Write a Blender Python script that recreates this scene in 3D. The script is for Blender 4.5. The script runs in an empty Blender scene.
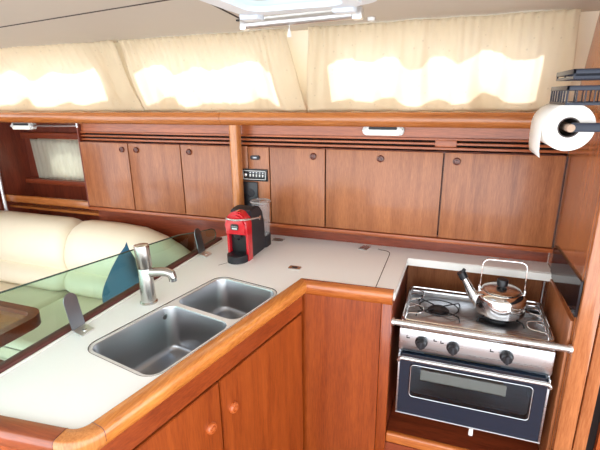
import bpy, bmesh, math, random
from mathutils import Vector, Matrix
random.seed(4)
S = bpy.context.scene
COL = S.collection
PI = math.pi

# ------------------------------------------------------------------ materials
def srgb(r, g, b):
    f = lambda c: (c/255/12.92) if c/255 <= .04045 else ((c/255+.055)/1.055)**2.4
    return (f(r), f(g), f(b), 1)

def new_mat(name):
    m = bpy.data.materials.new(name); m.use_nodes = True
    nt = m.node_tree; nt.nodes.clear()
    out = nt.nodes.new('ShaderNodeOutputMaterial')
    return m, nt, out

def N(nt, kind, **kw):
    n = nt.nodes.new(kind)
    for k, v in kw.items():
        if hasattr(n, k): setattr(n, k, v)
    return n

def setin(n, **kw):
    for k, v in kw.items():
        n.inputs[k.replace('_', ' ')].default_value = v

def wood(name, dark, light, axis='Z', rough=.32, coat=.35, fine=1.0, bump=.06, fig=.5, k=1.0):
    dark = tuple(c*.64*k for c in dark[:3])+(1,); light = tuple(c*.84*k for c in light[:3])+(1,)
    m, nt, out = new_mat(name)
    L = nt.links.new
    tc = N(nt, 'ShaderNodeTexCoord'); mp = N(nt, 'ShaderNodeMapping')
    geo = N(nt, 'ShaderNodeNewGeometry')
    s = {'X': (1.8, 24, 24), 'Y': (24, 1.8, 24), 'Z': (24, 24, 1.8)}[axis]
    mp.inputs['Scale'].default_value = s
    L(geo.outputs['Position'], mp.inputs['Vector'])
    oi = N(nt, 'ShaderNodeObjectInfo')
    vm = N(nt, 'ShaderNodeVectorMath'); vm.operation = 'SCALE'
    cb = N(nt, 'ShaderNodeCombineXYZ')
    for i in range(3): L(oi.outputs['Random'], cb.inputs[i])
    L(cb.outputs[0], vm.inputs[0]); vm.inputs['Scale'].default_value = 30
    va = N(nt, 'ShaderNodeVectorMath'); va.operation = 'ADD'
    L(mp.outputs[0], va.inputs[0]); L(vm.outputs[0], va.inputs[1])
    n1 = N(nt, 'ShaderNodeTexNoise'); setin(n1, Scale=.9, Detail=6, Roughness=.6, Distortion=.6)
    n2 = N(nt, 'ShaderNodeTexNoise'); setin(n2, Scale=9*fine, Detail=4, Roughness=.7)
    L(va.outputs[0], n1.inputs['Vector']); L(va.outputs[0], n2.inputs['Vector'])
    mx = N(nt, 'ShaderNodeMath'); mx.operation = 'MULTIPLY_ADD'
    L(n1.outputs['Fac'], mx.inputs[0]); mx.inputs[1].default_value = fig
    m2 = N(nt, 'ShaderNodeMath'); m2.operation = 'MULTIPLY'
    L(n2.outputs['Fac'], m2.inputs[0]); m2.inputs[1].default_value = 1-fig
    L(m2.outputs[0], mx.inputs[2])
    cr = N(nt, 'ShaderNodeValToRGB')
    cr.color_ramp.elements[0].position = .34; cr.color_ramp.elements[0].color = dark
    cr.color_ramp.elements[1].position = .64; cr.color_ramp.elements[1].color = light
    L(mx.outputs[0], cr.inputs['Fac'])
    b = N(nt, 'ShaderNodeBsdfPrincipled')
    L(cr.outputs[0], b.inputs['Base Color'])
    setin(b, Roughness=rough, Coat_Weight=coat, Coat_Roughness=.12)
    bp = N(nt, 'ShaderNodeBump'); setin(bp, Strength=bump, Distance=.002)
    L(n2.outputs['Fac'], bp.inputs['Height']); L(bp.outputs[0], b.inputs['Normal'])
    L(b.outputs[0], out.inputs[0])
    return m

def plain(name, col, rough=.5, metal=0., coat=0., spec=.5, noise=0., nscale=40, bump=0., aniso=0., ior=1.5):
    m, nt, out = new_mat(name); L = nt.links.new
    b = N(nt, 'ShaderNodeBsdfPrincipled')
    b.inputs['Base Color'].default_value = col
    setin(b, Roughness=rough, Metallic=metal, Coat_Weight=coat, Coat_Roughness=.06, IOR=ior)
    b.inputs['Specular IOR Level'].default_value = spec
    tc = N(nt, 'ShaderNodeTexCoord')
    n = N(nt, 'ShaderNodeTexNoise'); setin(n, Scale=nscale, Detail=4, Roughness=.6)
    L(tc.outputs['Object'], n.inputs['Vector'])
    if noise:
        mix = N(nt, 'ShaderNodeMix'); mix.data_type = 'RGBA'
        mix.inputs[6].default_value = tuple(c*(1-noise) for c in col[:3])+(1,)
        mix.inputs[7].default_value = tuple(min(1, c*(1+noise)) for c in col[:3])+(1,)
        L(n.outputs['Fac'], mix.inputs[0]); L(mix.outputs[2], b.inputs['Base Color'])
    if bump:
        bp = N(nt, 'ShaderNodeBump'); setin(bp, Strength=bump, Distance=.002)
        L(n.outputs['Fac'], bp.inputs['Height']); L(bp.outputs[0], b.inputs['Normal'])
    L(b.outputs[0], out.inputs[0])
    return m

def brushed(name, col, rough=.25, axis='X'):
    m, nt, out = new_mat(name); L = nt.links.new
    b = N(nt, 'ShaderNodeBsdfPrincipled'); b.inputs['Base Color'].default_value = col
    setin(b, Metallic=1., Roughness=rough)
    tc = N(nt, 'ShaderNodeTexCoord'); mp = N(nt, 'ShaderNodeMapping')
    mp.inputs['Scale'].default_value = {'X': (3, 200, 200), 'Y': (200, 3, 200), 'Z': (200, 200, 3)}[axis]
    n = N(nt, 'ShaderNodeTexNoise'); setin(n, Scale=1.2, Detail=3)
    L(tc.outputs['Object'], mp.inputs['Vector']); L(mp.outputs[0], n.inputs['Vector'])
    mr = N(nt, 'ShaderNodeMapRange'); setin(mr, To_Min=rough*.75, To_Max=rough*1.35)
    L(n.outputs['Fac'], mr.inputs['Value']); L(mr.outputs[0], b.inputs['Roughness'])
    L(b.outputs[0], out.inputs[0]); return m

def clear(name, tint, refl=1.0, rough=.02):
    """thin transparent sheet: tinted see-through with a fresnel gloss"""
    m, nt, out = new_mat(name); L = nt.links.new
    t = N(nt, 'ShaderNodeBsdfTransparent'); t.inputs[0].default_value = tint
    g = N(nt, 'ShaderNodeBsdfGlossy'); g.inputs['Color'].default_value = (refl, refl, refl, 1); g.inputs['Roughness'].default_value = rough
    f = N(nt, 'ShaderNodeFresnel'); f.inputs['IOR'].default_value = 1.45
    mx = N(nt, 'ShaderNodeMixShader')
    geo = N(nt, 'ShaderNodeNewGeometry'); iv = N(nt, 'ShaderNodeMath'); iv.operation = 'SUBTRACT'; iv.inputs[0].default_value = 1
    L(geo.outputs['Backfacing'], iv.inputs[1])
    mm = N(nt, 'ShaderNodeMath'); mm.operation = 'MULTIPLY'; L(f.outputs[0], mm.inputs[0]); L(iv.outputs[0], mm.inputs[1])
    L(mm.outputs[0], mx.inputs[0]); L(t.outputs[0], mx.inputs[1]); L(g.outputs[0], mx.inputs[2])
    L(mx.outputs[0], out.inputs[0]); return m

def fabric_sheer(name, col, trans, mixf=.55, spots=True):
    m, nt, out = new_mat(name); L = nt.links.new
    geo = N(nt, 'ShaderNodeNewGeometry')
    n = N(nt, 'ShaderNodeTexNoise'); setin(n, Scale=14, Detail=4)
    L(geo.outputs['Position'], n.inputs['Vector'])
    v = N(nt, 'ShaderNodeTexVoronoi'); setin(v, Scale=30)
    L(geo.outputs['Position'], v.inputs['Vector'])
    lt = N(nt, 'ShaderNodeMath'); lt.operation = 'LESS_THAN'; L(v.outputs['Distance'], lt.inputs[0]); lt.inputs[1].default_value = .12 if spots else -1
    def mixed(c):
        a = N(nt, 'ShaderNodeMix'); a.data_type = 'RGBA'
        a.inputs[6].default_value = tuple(x*.93 for x in c[:3])+(1,); a.inputs[7].default_value = c
        L(n.outputs['Fac'], a.inputs[0])
        b2 = N(nt, 'ShaderNodeMix'); b2.data_type = 'RGBA'
        L(lt.outputs[0], b2.inputs[0]); L(a.outputs[2], b2.inputs[6])
        b2.inputs[7].default_value = tuple(x*.86 for x in c[:3])+(1,)
        return b2.outputs[2]
    d = N(nt, 'ShaderNodeBsdfDiffuse'); t = N(nt, 'ShaderNodeBsdfTranslucent')
    L(mixed(col), d.inputs[0]); L(mixed(trans), t.inputs[0])
    mx = N(nt, 'ShaderNodeMixShader'); mx.inputs[0].default_value = mixf
    L(d.outputs[0], mx.inputs[1]); L(t.outputs[0], mx.inputs[2]); L(mx.outputs[0], out.inputs[0])
    return m

def emit(name, col, st):
    m, nt, out = new_mat(name)
    e = N(nt, 'ShaderNodeEmission'); e.inputs[0].default_value = col; e.inputs[1].default_value = st
    nt.links.new(e.outputs[0], out.inputs[0]); return m

M = {}
M['door'] = wood('varnished_teak_vertical', srgb(146, 82, 47), srgb(184, 116, 72), 'Z', rough=.38, coat=.25, fine=1.5, k=1.14)
M['door_x'] = wood('varnished_teak_horizontal', srgb(140, 66, 30), srgb(176, 96, 52), 'X', rough=.34, coat=.3, k=1.35)
M['mahog_x'] = wood('red_mahogany_horizontal', srgb(104, 40, 20), srgb(146, 66, 36), 'X', rough=.35, coat=.3, k=1.35)
M['mahog_z'] = wood('red_mahogany_vertical', srgb(100, 38, 22), srgb(138, 60, 36), 'Z', rough=.35, coat=.3, k=1.2)
M['beam'] = wood('golden_teak_beam', srgb(166, 90, 38), srgb(198, 122, 62), 'X', rough=.26, coat=.5, k=1.1)
M['post'] = wood('golden_teak_post', srgb(184, 108, 50), srgb(210, 138, 76), 'Z', rough=.26, coat=.5, k=1.2)
M['fiddle_y'] = wood('golden_fiddle_long', srgb(184, 98, 34), srgb(216, 138, 66), 'Y', rough=.25, coat=.6, k=1.25)
M['fiddle_x'] = wood('golden_fiddle_cross', srgb(170, 84, 32), srgb(204, 120, 58), 'X', rough=.25, coat=.6, k=1.2)
M['isl'] = wood('orange_teak_panel', srgb(152, 58, 13), srgb(190, 90, 32), 'Z', rough=.3, coat=.4, k=.88)
M['isl_x'] = wood('orange_teak_fascia', srgb(146, 54, 14), srgb(184, 84, 32), 'Y', rough=.3, coat=.4, k=.92)
M['fiddle_shaded'] = wood('shaded_fiddle_cross', srgb(140, 60, 26), srgb(172, 84, 42), 'X', rough=.28, coat=.5)  # darker copy of the fiddle wood, shade put into the colour
M['bulk'] = wood('bulkhead_teak', srgb(168, 92, 46), srgb(200, 124, 74), 'Z', rough=.22, coat=.7, k=1.08)
M['floor'] = wood('sole_teak', srgb(120, 64, 34), srgb(156, 92, 52), 'Y')
M['knob'] = plain('dark_knob_wood', srgb(96, 40, 22), .3, coat=.5, noise=.15)
M['knob_o'] = plain('orange_knob_wood', srgb(190, 96, 44), .3, coat=.5, noise=.15)
M['counter'] = plain('cream_laminate', srgb(246, 247, 245), .35, noise=.03, nscale=260)
M['counter_edge'] = plain('white_laminate_edge', srgb(236, 234, 228), .35)
M['seam'] = plain('dark_seam', srgb(60, 48, 40), .8)
M['black'] = plain('black_plastic', srgb(22, 23, 28), .35, noise=.1)
M['black_m'] = plain('matt_black_plastic', srgb(34, 34, 40), .55, noise=.1)
M['navy'] = plain('navy_plastic', srgb(20, 28, 48), .4, noise=.1)
M['gap'] = plain('dark_recess', srgb(24, 10, 8), .9)
M['steel'] = brushed('brushed_steel', (.62, .63, .65, 1), .28, 'X')
M['steel_sink'] = plain('sink_steel', (.46, .47, .49, 1), .28, metal=1.)
M['steel_rim'] = plain('sink_rim_steel', (.80, .80, .79, 1), .5, metal=.25)
M['chrome'] = plain('polished_steel', (.78, .77, .76, 1), .08, metal=1.)
M['chrome_s'] = plain('satin_steel', (.66, .64, .61, 1), .22, metal=1.)
M['nickel'] = plain('brushed_nickel', (.50, .48, .45, 1), .27, metal=1.)
M['alu'] = plain('satin_aluminium', (.80, .81, .83, 1), .35, metal=1.)
M['pewter'] = plain('dark_steel_strip', (.30, .31, .34, 1), .3, metal=1.)
M['rail_w'] = plain('pale_steel_tube', (.66, .65, .64, 1), .26, metal=.85)
M['red'] = plain('glossy_red', srgb(200, 18, 34), .2, coat=.8, noise=.05)
M['white'] = plain('white_plastic', srgb(222, 222, 218), .35)
M['white_b'] = plain('bluish_white_frame', srgb(206, 214, 222), .35)
M['paper'] = plain('paper_tissue', srgb(240, 236, 230), .95, noise=.04, nscale=120, bump=.2)
M['card'] = plain('cardboard_core', srgb(176, 150, 130), .9, noise=.1)
M['core'] = plain('grey_roll_core', srgb(84, 74, 72), .9, noise=.1)
M['wall'] = plain('cream_wall_lining', srgb(244, 236, 216), .6, noise=.02)
M['ceil'] = plain('beige_headlining', srgb(188, 179, 165), .6, noise=.02, nscale=8)
M['curtain'] = fabric_sheer('cream_curtain_cloth', srgb(230, 213, 182), srgb(246, 239, 230), .5)
M['curtain_s'] = fabric_sheer('grey_curtain_cloth', srgb(214, 206, 188), srgb(214, 214, 204), .45, False)
M['leather'] = plain('cream_leather', srgb(238, 228, 204), .45, noise=.04, nscale=14, bump=.1)
M['teal'] = plain('teal_cushion_cloth', srgb(6, 82, 112), .7, noise=.25, nscale=9)
M['glass_g'] = clear('green_tinted_acrylic', (.75, .905, .835, 1))
M['glass_edge'] = plain('acrylic_edge', srgb(52, 74, 66), .2)
M['pane'] = clear('window_glass', (.93, .95, .96, 1))
M['oven_glass'] = clear('oven_dark_glass', (.68, .72, .76, 1), 1, .04)
M['oven_door'] = plain('oven_blue_black_enamel', srgb(20, 33, 50), .14, coat=.4)
M['smoke'] = plain('smoked_splash_panel', srgb(34, 28, 32), .08, spec=.4, ior=1.38)
def cloudy():
    m, nt, out = new_mat('clear_tank_plastic'); L = nt.links.new
    d = N(nt, 'ShaderNodeBsdfPrincipled'); d.inputs['Base Color'].default_value = (.75, .76, .78, 1); setin(d, Roughness=.1)
    g = N(nt, 'ShaderNodeBsdfTransparent'); g.inputs[0].default_value = (.88, .88, .88, 1)
    mx = N(nt, 'ShaderNodeMixShader'); mx.inputs[0].default_value = .80
    L(d.outputs[0], mx.inputs[1]); L(g.outputs[0], mx.inputs[2]); L(mx.outputs[0], out.inputs[0]); return m
M['tank'] = cloudy()
M['reflect_cream'] = plain('cream_reflection', srgb(214, 200, 176), .4)  # pale reflection in the oven glass, put into a plain colour
M['rubber'] = plain('brown_rubber_rail', srgb(88, 40, 34), .5, noise=.1)
M['lamp'] = emit('warm_lamp_glow', (1, .86, .6, 1), .9)

# hatch acrylic: milky, lets daylight through
def milky():
    m, nt, out = new_mat('milky_hatch_acrylic'); L = nt.links.new
    t = N(nt, 'ShaderNodeBsdfTranslucent'); t.inputs[0].default_value = (.42, .46, .50, 1)
    g = N(nt, 'ShaderNodeBsdfTransparent'); g.inputs[0].default_value = (.45, .48, .50, 1)
    mx = N(nt, 'ShaderNodeMixShader'); mx.inputs[0].default_value = .25
    L(t.outputs[0], mx.inputs[1]); L(g.outputs[0], mx.inputs[2]); L(mx.outputs[0], out.inputs[0]); return m
M['milky'] = milky()

# ------------------------------------------------------------------ mesh helpers
def BM(): return bmesh.new()

def add_box(bm, x0, x1, y0, y1, z0, z1, bev=0., seg=2):
    vs = [bm.verts.new((x, y, z)) for x in (x0, x1) for y in (y0, y1) for z in (z0, z1)]
    q = [(0, 1, 3, 2), (4, 6, 7, 5), (0, 4, 5, 1), (2, 3, 7, 6), (0, 2, 6, 4), (1, 5, 7, 3)]
    fs = [bm.faces.new([vs[i] for i in f]) for f in q]
    if bev:
        es = list({e for f in fs for e in f.edges})
        bmesh.ops.bevel(bm, geom=es, offset=bev, segments=seg, profile=.5, affect='EDGES')
    return vs

def add_prism(bm, pts, fn0, fn1):
    """pts: 2-D outline; fn0/fn1 map (a, b) to 3-D for the two caps"""
    a = [bm.verts.new(fn0(*p)) for p in pts]; b = [bm.verts.new(fn1(*p)) for p in pts]
    bm.faces.new(a[::-1]); bm.faces.new(b)
    n = len(pts)
    for i in range(n): bm.faces.new((a[i], a[(i+1) % n], b[(i+1) % n], b[i]))

def prism_z(bm, pts, z0, z1): add_prism(bm, pts, lambda x, y: (x, y, z0), lambda x, y: (x, y, z1))
def prism_y(bm, pts, y0, y1): add_prism(bm, pts, lambda x, z: (x, y0, z), lambda x, z: (x, y1, z))
def prism_x(bm, pts, x0, x1): add_prism(bm, pts, lambda y, z: (x0, y, z), lambda y, z: (x1, y, z))

def add_tube(bm, pts, r, seg=10, closed=False, caps=True):
    P = [Vector(p) for p in pts]; n = len(P); rings = []
    R = r if isinstance(r, (list, tuple)) else [r]*n
    prev = None
    for i in range(n):
        if closed: t = P[(i+1) % n]-P[i-1]
        else: t = P[min(i+1, n-1)]-P[max(i-1, 0)]
        t.normalize()
        if prev is None:
            a = Vector((0, 0, 1)) if abs(t.z) < .9 else Vector((1, 0, 0))
            u = t.cross(a).normalized()
        else:
            u = (prev-t*prev.dot(t)).normalized()
        prev = u; v = t.cross(u)
        rings.append([bm.verts.new(P[i]+(u*math.cos(2*PI*k/seg)+v*math.sin(2*PI*k/seg))*R[i]) for k in range(seg)])
    for i in range(n if closed else n-1):
        a, b = rings[i], rings[(i+1) % n]
        for k in range(seg): bm.faces.new((a[k], a[(k+1) % seg], b[(k+1) % seg], b[k]))
    if caps and not closed:
        bm.faces.new(rings[0][::-1]); bm.faces.new(rings[-1])

def add_lathe(bm, prof, c, axis='Z', seg=28, cap=True):
    c = Vector(c); rings = []
    def pt(r, h, a):
        x, y = r*math.cos(a), r*math.sin(a)
        if axis == 'Z': return c+Vector((x, y, h))
        if axis == 'Y': return c+Vector((x, h, y))
        if axis == 'X': return c+Vector((h, x, y))
        ax = Vector(axis).normalized(); q = ax.to_track_quat('Z', 'Y')
        return c+q @ Vector((x, y, h))
    for r, h in prof:
        rings.append([bm.verts.new(pt(max(r, 1e-4), h, 2*PI*k/seg)) for k in range(seg)])
    for i in range(len(rings)-1):
        a, b = rings[i], rings[i+1]
        for k in range(seg): bm.faces.new((a[k], a[(k+1) % seg], b[(k+1) % seg], b[k]))
    if cap:
        bm.faces.new(rings[0][::-1]); bm.faces.new(rings[-1])

def rrect(x0, x1, y0, y1, r, seg=6):
    out = []
    for cx, cy, a0 in ((x1-r, y1-r, 0), (x0+r, y1-r, 90), (x0+r, y0+r, 180), (x1-r, y0+r, 270)):
        for k in range(seg+1):
            a = math.radians(a0+90*k/seg); out.append((cx+r*math.cos(a), cy+r*math.sin(a)))
    return out

def arc_pts(pts, rad, seg=5):
    """round the inner corners of an open 3-D polyline"""
    P = [Vector(p) for p in pts]; out = [P[0]]
    for i in range(1, len(P)-1):
        a, b, c = P[i-1], P[i], P[i+1]
        d1 = (a-b); d2 = (c-b); r = min(rad, d1.length*.49, d2.length*.49)
        p = b+d1.normalized()*r; q = b+d2.normalized()*r
        for k in range(seg+1):
            t = k/seg; out.append(p*(1-t)**2+b*2*t*(1-t)+q*t*t)
    out.append(P[-1]); return out

def sweep_flat(bm, path, prof, i0=0, i1=None):
    """profile (outward offset, z) along a level path, mitred; outside is the right-hand side"""
    P = [Vector((p[0], p[1])) for p in path]; n = len(P); i1 = n-1 if i1 is None else i1
    rings = []
    for i in range(i0, i1+1):
        d0 = (P[i]-P[i-1]).normalized() if i > 0 else None
        d1 = (P[i+1]-P[i]).normalized() if i < n-1 else None
        if d0 is None: d0 = d1
        if d1 is None: d1 = d0
        n0 = Vector((d0.y, -d0.x)); n1 = Vector((d1.y, -d1.x))
        m = (n0+n1).normalized(); k = 1/max(.3, m.dot(n0))
        rings.append([bm.verts.new((P[i].x+m.x*k*o, P[i].y+m.y*k*o, z)) for o, z in prof])
    q = len(prof)
    for a, b in zip(rings, rings[1:]):
        for k in range(q): bm.faces.new((a[k], a[(k+1) % q], b[(k+1) % q], b[k]))
    bm.faces.new(rings[0][::-1]); bm.faces.new(rings[-1])

def plate_with_holes(bm, outer, holes, z):
    es = []
    for loop in [outer]+holes:
        vs = [bm.verts.new((x, y, z)) for x, y in loop]
        es += [bm.edges.new((vs[i], vs[(i+1) % len(vs)])) for i in range(len(vs))]
    r = bmesh.ops.triangle_fill(bm, use_beauty=True, use_dissolve=False, edges=es)
    return [f for f in r['geom'] if isinstance(f, bmesh.types.BMFace)]

def slab_with_holes(bm, outer, holes, z0, z1):
    fs = plate_with_holes(bm, outer, holes, z1)
    r = bmesh.ops.extrude_face_region(bm, geom=fs)
    vs = [v for v in r['geom'] if isinstance(v, bmesh.types.BMVert)]
    for v in vs: v.co.z = z0

def wpos(o):
    p = Vector((0, 0, 0))
    while o: p += o.location; o = o.parent
    return p

def obj(name, bm, m, parent=None, smooth=35, label=None):
    bmesh.ops.recalc_face_normals(bm, faces=bm.faces)
    me = bpy.data.meshes.new(name)
    if parent is not None: off = wpos(parent)
    else:
        xs = [v.co for v in bm.verts]
        off = Vector((sum(c.x for c in xs)/len(xs), sum(c.y for c in xs)/len(xs), min(c.z for c in xs)))
    for v in bm.verts: v.co -= off
    bm.to_mesh(me); bm.free()
    if smooth:
        me.shade_smooth(); me.set_sharp_from_angle(angle=math.radians(smooth))
    me.materials.append(m if not isinstance(m, str) else M[m])
    o = bpy.data.objects.new(name, me); COL.objects.link(o)
    if parent is not None: o.parent = parent
    else: o.location = off
    if label: o['label'] = label
    return o

def thing(name, label, cat, loc=(0, 0, 0), group=None):
    o = bpy.data.objects.new(name, None); COL.objects.link(o); o.empty_display_size = .05
    o.location = loc; o['label'] = label; o['category'] = cat
    if group: o['group'] = group
    return o

def tag(o, label, cat, group=None):
    o['label'] = label; o['category'] = cat
    if group: o['group'] = group
    return o

def struct(name, bm, m, label, cat, smooth=35):
    o = obj(name, bm, m, None, smooth); o['kind'] = 'structure'; o['label'] = label; o['category'] = cat
    return o

def box_obj(name, b, m, parent=None, bev=0., seg=2, label=None):
    bm = BM(); add_box(bm, *b, bev=bev, seg=seg); return obj(name, bm, m, parent, label=label)

# ------------------------------------------------------------------ camera
Rm = Matrix(((0.9411593, -0.08607282, 0.32681897),
             (0.33775574, 0.27343184, -0.90064204),
             (-0.01184191, 0.95803262, 0.28641451)))
cd = bpy.data.cameras.new('camera'); cam = bpy.data.objects.new('camera', cd); COL.objects.link(cam)
cam.matrix_world = Matrix.Translation((0, 0, 1.58)) @ Rm.to_4x4()
cd.sensor_width = 36; cd.lens = 430/600*36; cd.clip_start = .02
S.camera = cam

# ------------------------------------------------------------------ room shell
CZ = 1.836           # headlining height
ZB = 1.512           # shelf top behind the beam
def yw(z): return 1.925-.44*(z-ZB)      # the coachroof side leans inboard

# floor
struct('floor', (lambda b: (add_box(b, -3.2, 1.4, -.9, 2.2, -.04, 0), b)[1])(BM()), 'floor', 'wooden cabin sole', 'floor')

# headlining with the hatch opening
bm = BM()
hatch_hole = rrect(-.585, -.285, .82, 1.215, .05)
slab_with_holes(bm, [(-3.2, -.25), (1.4, -.25), (1.4, 1.80), (-3.2, 1.80)], [hatch_hole], CZ, CZ+.03)
struct('ceiling', bm, 'ceil', 'beige headlining of the cabin', 'ceiling', 0)
# joints between headlining panels
bm = BM(); add_tube(bm, [(-2.6, 1.42, CZ), (-1.607, 1.242, CZ), (-.781, 1.098, CZ), (-.70, 1.084, CZ)], .0028, 6)
struct('trim_1', bm, 'seam', 'dark joint running along the headlining', 'trim')
bm = BM(); add_tube(bm, [(-.60, .58, CZ), (-.683, 1.14, CZ), (-.753, 1.605, CZ), (-.757, 1.64, CZ)], .0034, 6)
struct('trim_2', bm, 'seam', 'dark joint across the headlining beside the hatch', 'trim')
# small hook clipped to that joint
bm = BM()
add_tube(bm, arc_pts([(-.738, 1.46, CZ+.002), (-.738, 1.46, CZ-.014), (-.718, 1.47, CZ-.020), (-.712, 1.475, CZ-.006)], .01), .0028, 8)
add_box(bm, -.752, -.726, 1.451, 1.469, CZ-.005, CZ)
tag(obj('ceiling_hook', bm, 'black'), 'small dark hook on the ceiling joint left of the hatch', 'hook')

# leaning coachroof side with three window openings
def lean_panel(bm, x0, x1, z0, z1, d0=0., d1=.012):
    vs = []
    for x in (x0, x1):
        for d in (d0, d1):
            for z in (z0, z1): vs.append(bm.verts.new((x, yw(z)+d, z)))
    for f in ((0, 1, 3, 2), (4, 6, 7, 5), (0, 4, 5, 1), (2, 3, 7, 6), (0, 2, 6, 4), (1, 5, 7, 3)):
        bm.faces.new([vs[i] for i in f])
WINS = [(-2.75, -1.70), (-1.445, -.735), (-.505, .262)]
WZ0, WZ1 = 1.632, 1.792
bm = BM()
lean_panel(bm, -3.2, .46, ZB-.05, WZ0); lean_panel(bm, -3.2, .46, WZ1, CZ+.03)
xs = [-3.2]+[v for w in WINS for v in w]+[.46]
for i in range(0, len(xs), 2): lean_panel(bm, xs[i], xs[i+1], WZ0, WZ1)
struct('wall_back', bm, 'wall', 'cream leaning wall above the wooden beam', 'wall', 0)
for i, (a, b) in enumerate(WINS):
    bm = BM(); lean_panel(bm, a-.01, b+.01, WZ0-.01, WZ1+.01, .016, .020)
    w = struct('window_%d' % (i+1), bm, 'pane', 'long cabin window behind the %s curtain' % ('left', 'middle', 'right')[i], 'window', 0)

# wooden shelf behind the beam, the beam itself in two lengths
struct('trim_3', (lambda b: (add_box(b, -3.2, .40, 1.825, 1.93, ZB-.018, ZB-.002), b)[1])(BM()), 'beam', 'wooden ledge under the curtains', 'ledge')
def beam(name, x0, x1, label):
    bm = BM()
    prof = [(1.826, 1.456), (1.826, 1.515), (1.800, 1.516), (1.790, 1.512), (1.784, 1.502), (1.780, 1.488), (1.784, 1.474), (1.790, 1.464), (1.800, 1.457)]
    prism_x(bm, prof, x0, x1)
    return struct(name, bm, 'beam', label, 'beam')
beam('trim_4', -3.2, -1.036, 'long golden wooden beam under the left and middle curtains')
beam('trim_5', -1.034, .40, 'golden wooden beam under the right curtain')

# fascia and slotted vent strip below the beam
bm = BM(); add_box(bm, -1.985, .40, 1.895, 1.93, 1.404, 1.49)
struct('trim_6', bm, 'door_x', 'reddish wooden fascia below the beam', 'trim')
bm = BM(); add_box(bm, -1.985, .40, 1.915, 1.93, 1.355, 1.404)
struct('trim_7', bm, 'gap', 'dark slots of the vent strip', 'trim')
bm = BM()
add_box(bm, -1.985, .40, 1.886, 1.915, 1.399, 1.409, .002)
add_box(bm, -1.985, .40, 1.888, 1.915, 1.380, 1.390, .002)
add_box(bm, -1.985, .40, 1.888, 1.915, 1.360, 1.371, .002)
add_box(bm, -.085, .0, 1.884, 1.915, 1.373, 1.402, .002)
struct('trim_8', bm, 'door_x', 'horizontal wooden slats of the vent strip', 'trim')

# lower hull-side panelling (splash panel) behind the worktop and settee
bm = BM(); add_box(bm, -1.985, .40, 1.935, 1.965, 0, 1.49)
struct('trim_9', bm, 'mahog_x', 'reddish wooden panelling below the lockers', 'panelling')

# golden post between lockers
bm = BM(); prism_z(bm, rrect(-1.006, -.960, 1.800, 1.862, .02, 5), .90, 1.457)
struct('trim_10', bm, 'post', 'golden rounded wooden post beside the switch panel', 'post')

# saloon recess on the left
RY = 2.15
bm = BM()
add_box(bm, -2.76, -1.95, RY, RY+.02, 0, 1.058); add_box(bm, -2.76, -1.95, RY, RY+.02, 1.335, 1.49)
add_box(bm, -2.76, -2.66, RY, RY+.02, 1.058, 1.335); add_box(bm, -2.24, -1.95, RY, RY+.02, 1.058, 1.335)
struct('wall_recess', bm, 'mahog_z', 'dark red wooden back of the saloon recess', 'wall')
bm = BM(); add_box(bm, -2.80, -2.755, 1.0, 2.17, 0, 1.50)
struct('wall_left', bm, 'mahog_z', 'dark red wooden bulkhead at the left end of the saloon', 'wall')
bm = BM(); add_box(bm, -2.76, -1.95, 1.93, 2.17, 1.47, 1.50)
struct('trim_11', bm, 'mahog_x', 'dark wooden top of the saloon recess', 'trim')
bm = BM(); add_box(bm, -2.755, -1.985, RY-.03, RY, 1.335, 1.375, .004); add_box(bm, -2.755, -1.985, RY-.05, RY, 1.035, 1.066, .004)
struct('trim_12', bm, 'mahog_x', 'wooden ledges above and below the small saloon window', 'trim')
# pane of the small window, oval light behind the curtain
bm = BM()
hole = [(-2.385+.165*math.cos(2*PI*k/28), 1.205+.105*math.sin(2*PI*k/28)) for k in range(28)]
bm2 = BM(); fs = plate_with_holes(bm2, [(-2.74, 1.01), (-2.17, 1.01), (-2.17, 1.39), (-2.74, 1.39)], [hole], 0)
for v in bm2.verts: v.co = Vector((v.co.x, RY+.0205, v.co.y))
r = bmesh.ops.extrude_face_region(bm2, geom=list(bm2.faces))
for v in [g for g in r['geom'] if isinstance(g, bmesh.types.BMVert)]: v.co.y += .015
bm.free()
wf = struct('window_4', bm2, 'wall', 'small oval hull window of the saloon', 'window', 0)
bm = BM(); prism_y(bm, [(-2.40+.18*math.cos(2*PI*k/28), 1.205+.115*math.sin(2*PI*k/28)) for k in range(28)], RY+.037, RY+.041)
obj('pane', bm, 'pane', wf)
# golden shelf rail in front of the recess, and a pale tube over it
bm = BM(); add_box(bm, -2.755, -1.99, 1.925, 1.955, .945, .992, .008, 3); add_box(bm, -2.755, -1.99, 1.955, RY, .90, .915)
tag(obj('shelf_rail', bm, 'beam'), 'golden wooden shelf rail below the small left window', 'rail')
bm = BM(); add_tube(bm, [(-2.40, 1.875, 1.434), (-1.99, 1.875, 1.440)], .006, 8); add_tube(bm, [(-1.985, 1.875, 1.430), (-1.985, 1.875, 1.5)], .006, 8)
tag(obj('curtain_rod', bm, 'alu'), 'thin pale rod under the beam at far left', 'rod')
bm = BM(); add_tube(bm, [(-2.735, 1.910, 0.0), (-2.735, 1.910, 1.468)], .011, 14)
add_lathe(bm, [(.013, 0), (.013, .008), (.011, .012)], (-2.735, 1.910, 0)); add_lathe(bm, [(.011, -.012), (.013, -.008), (.013, 0)], (-2.735, 1.910, 1.468))
tag(obj('grab_pole', bm, 'alu'), 'pale steel upright pole at the left edge behind the settee', 'pole')

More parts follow.
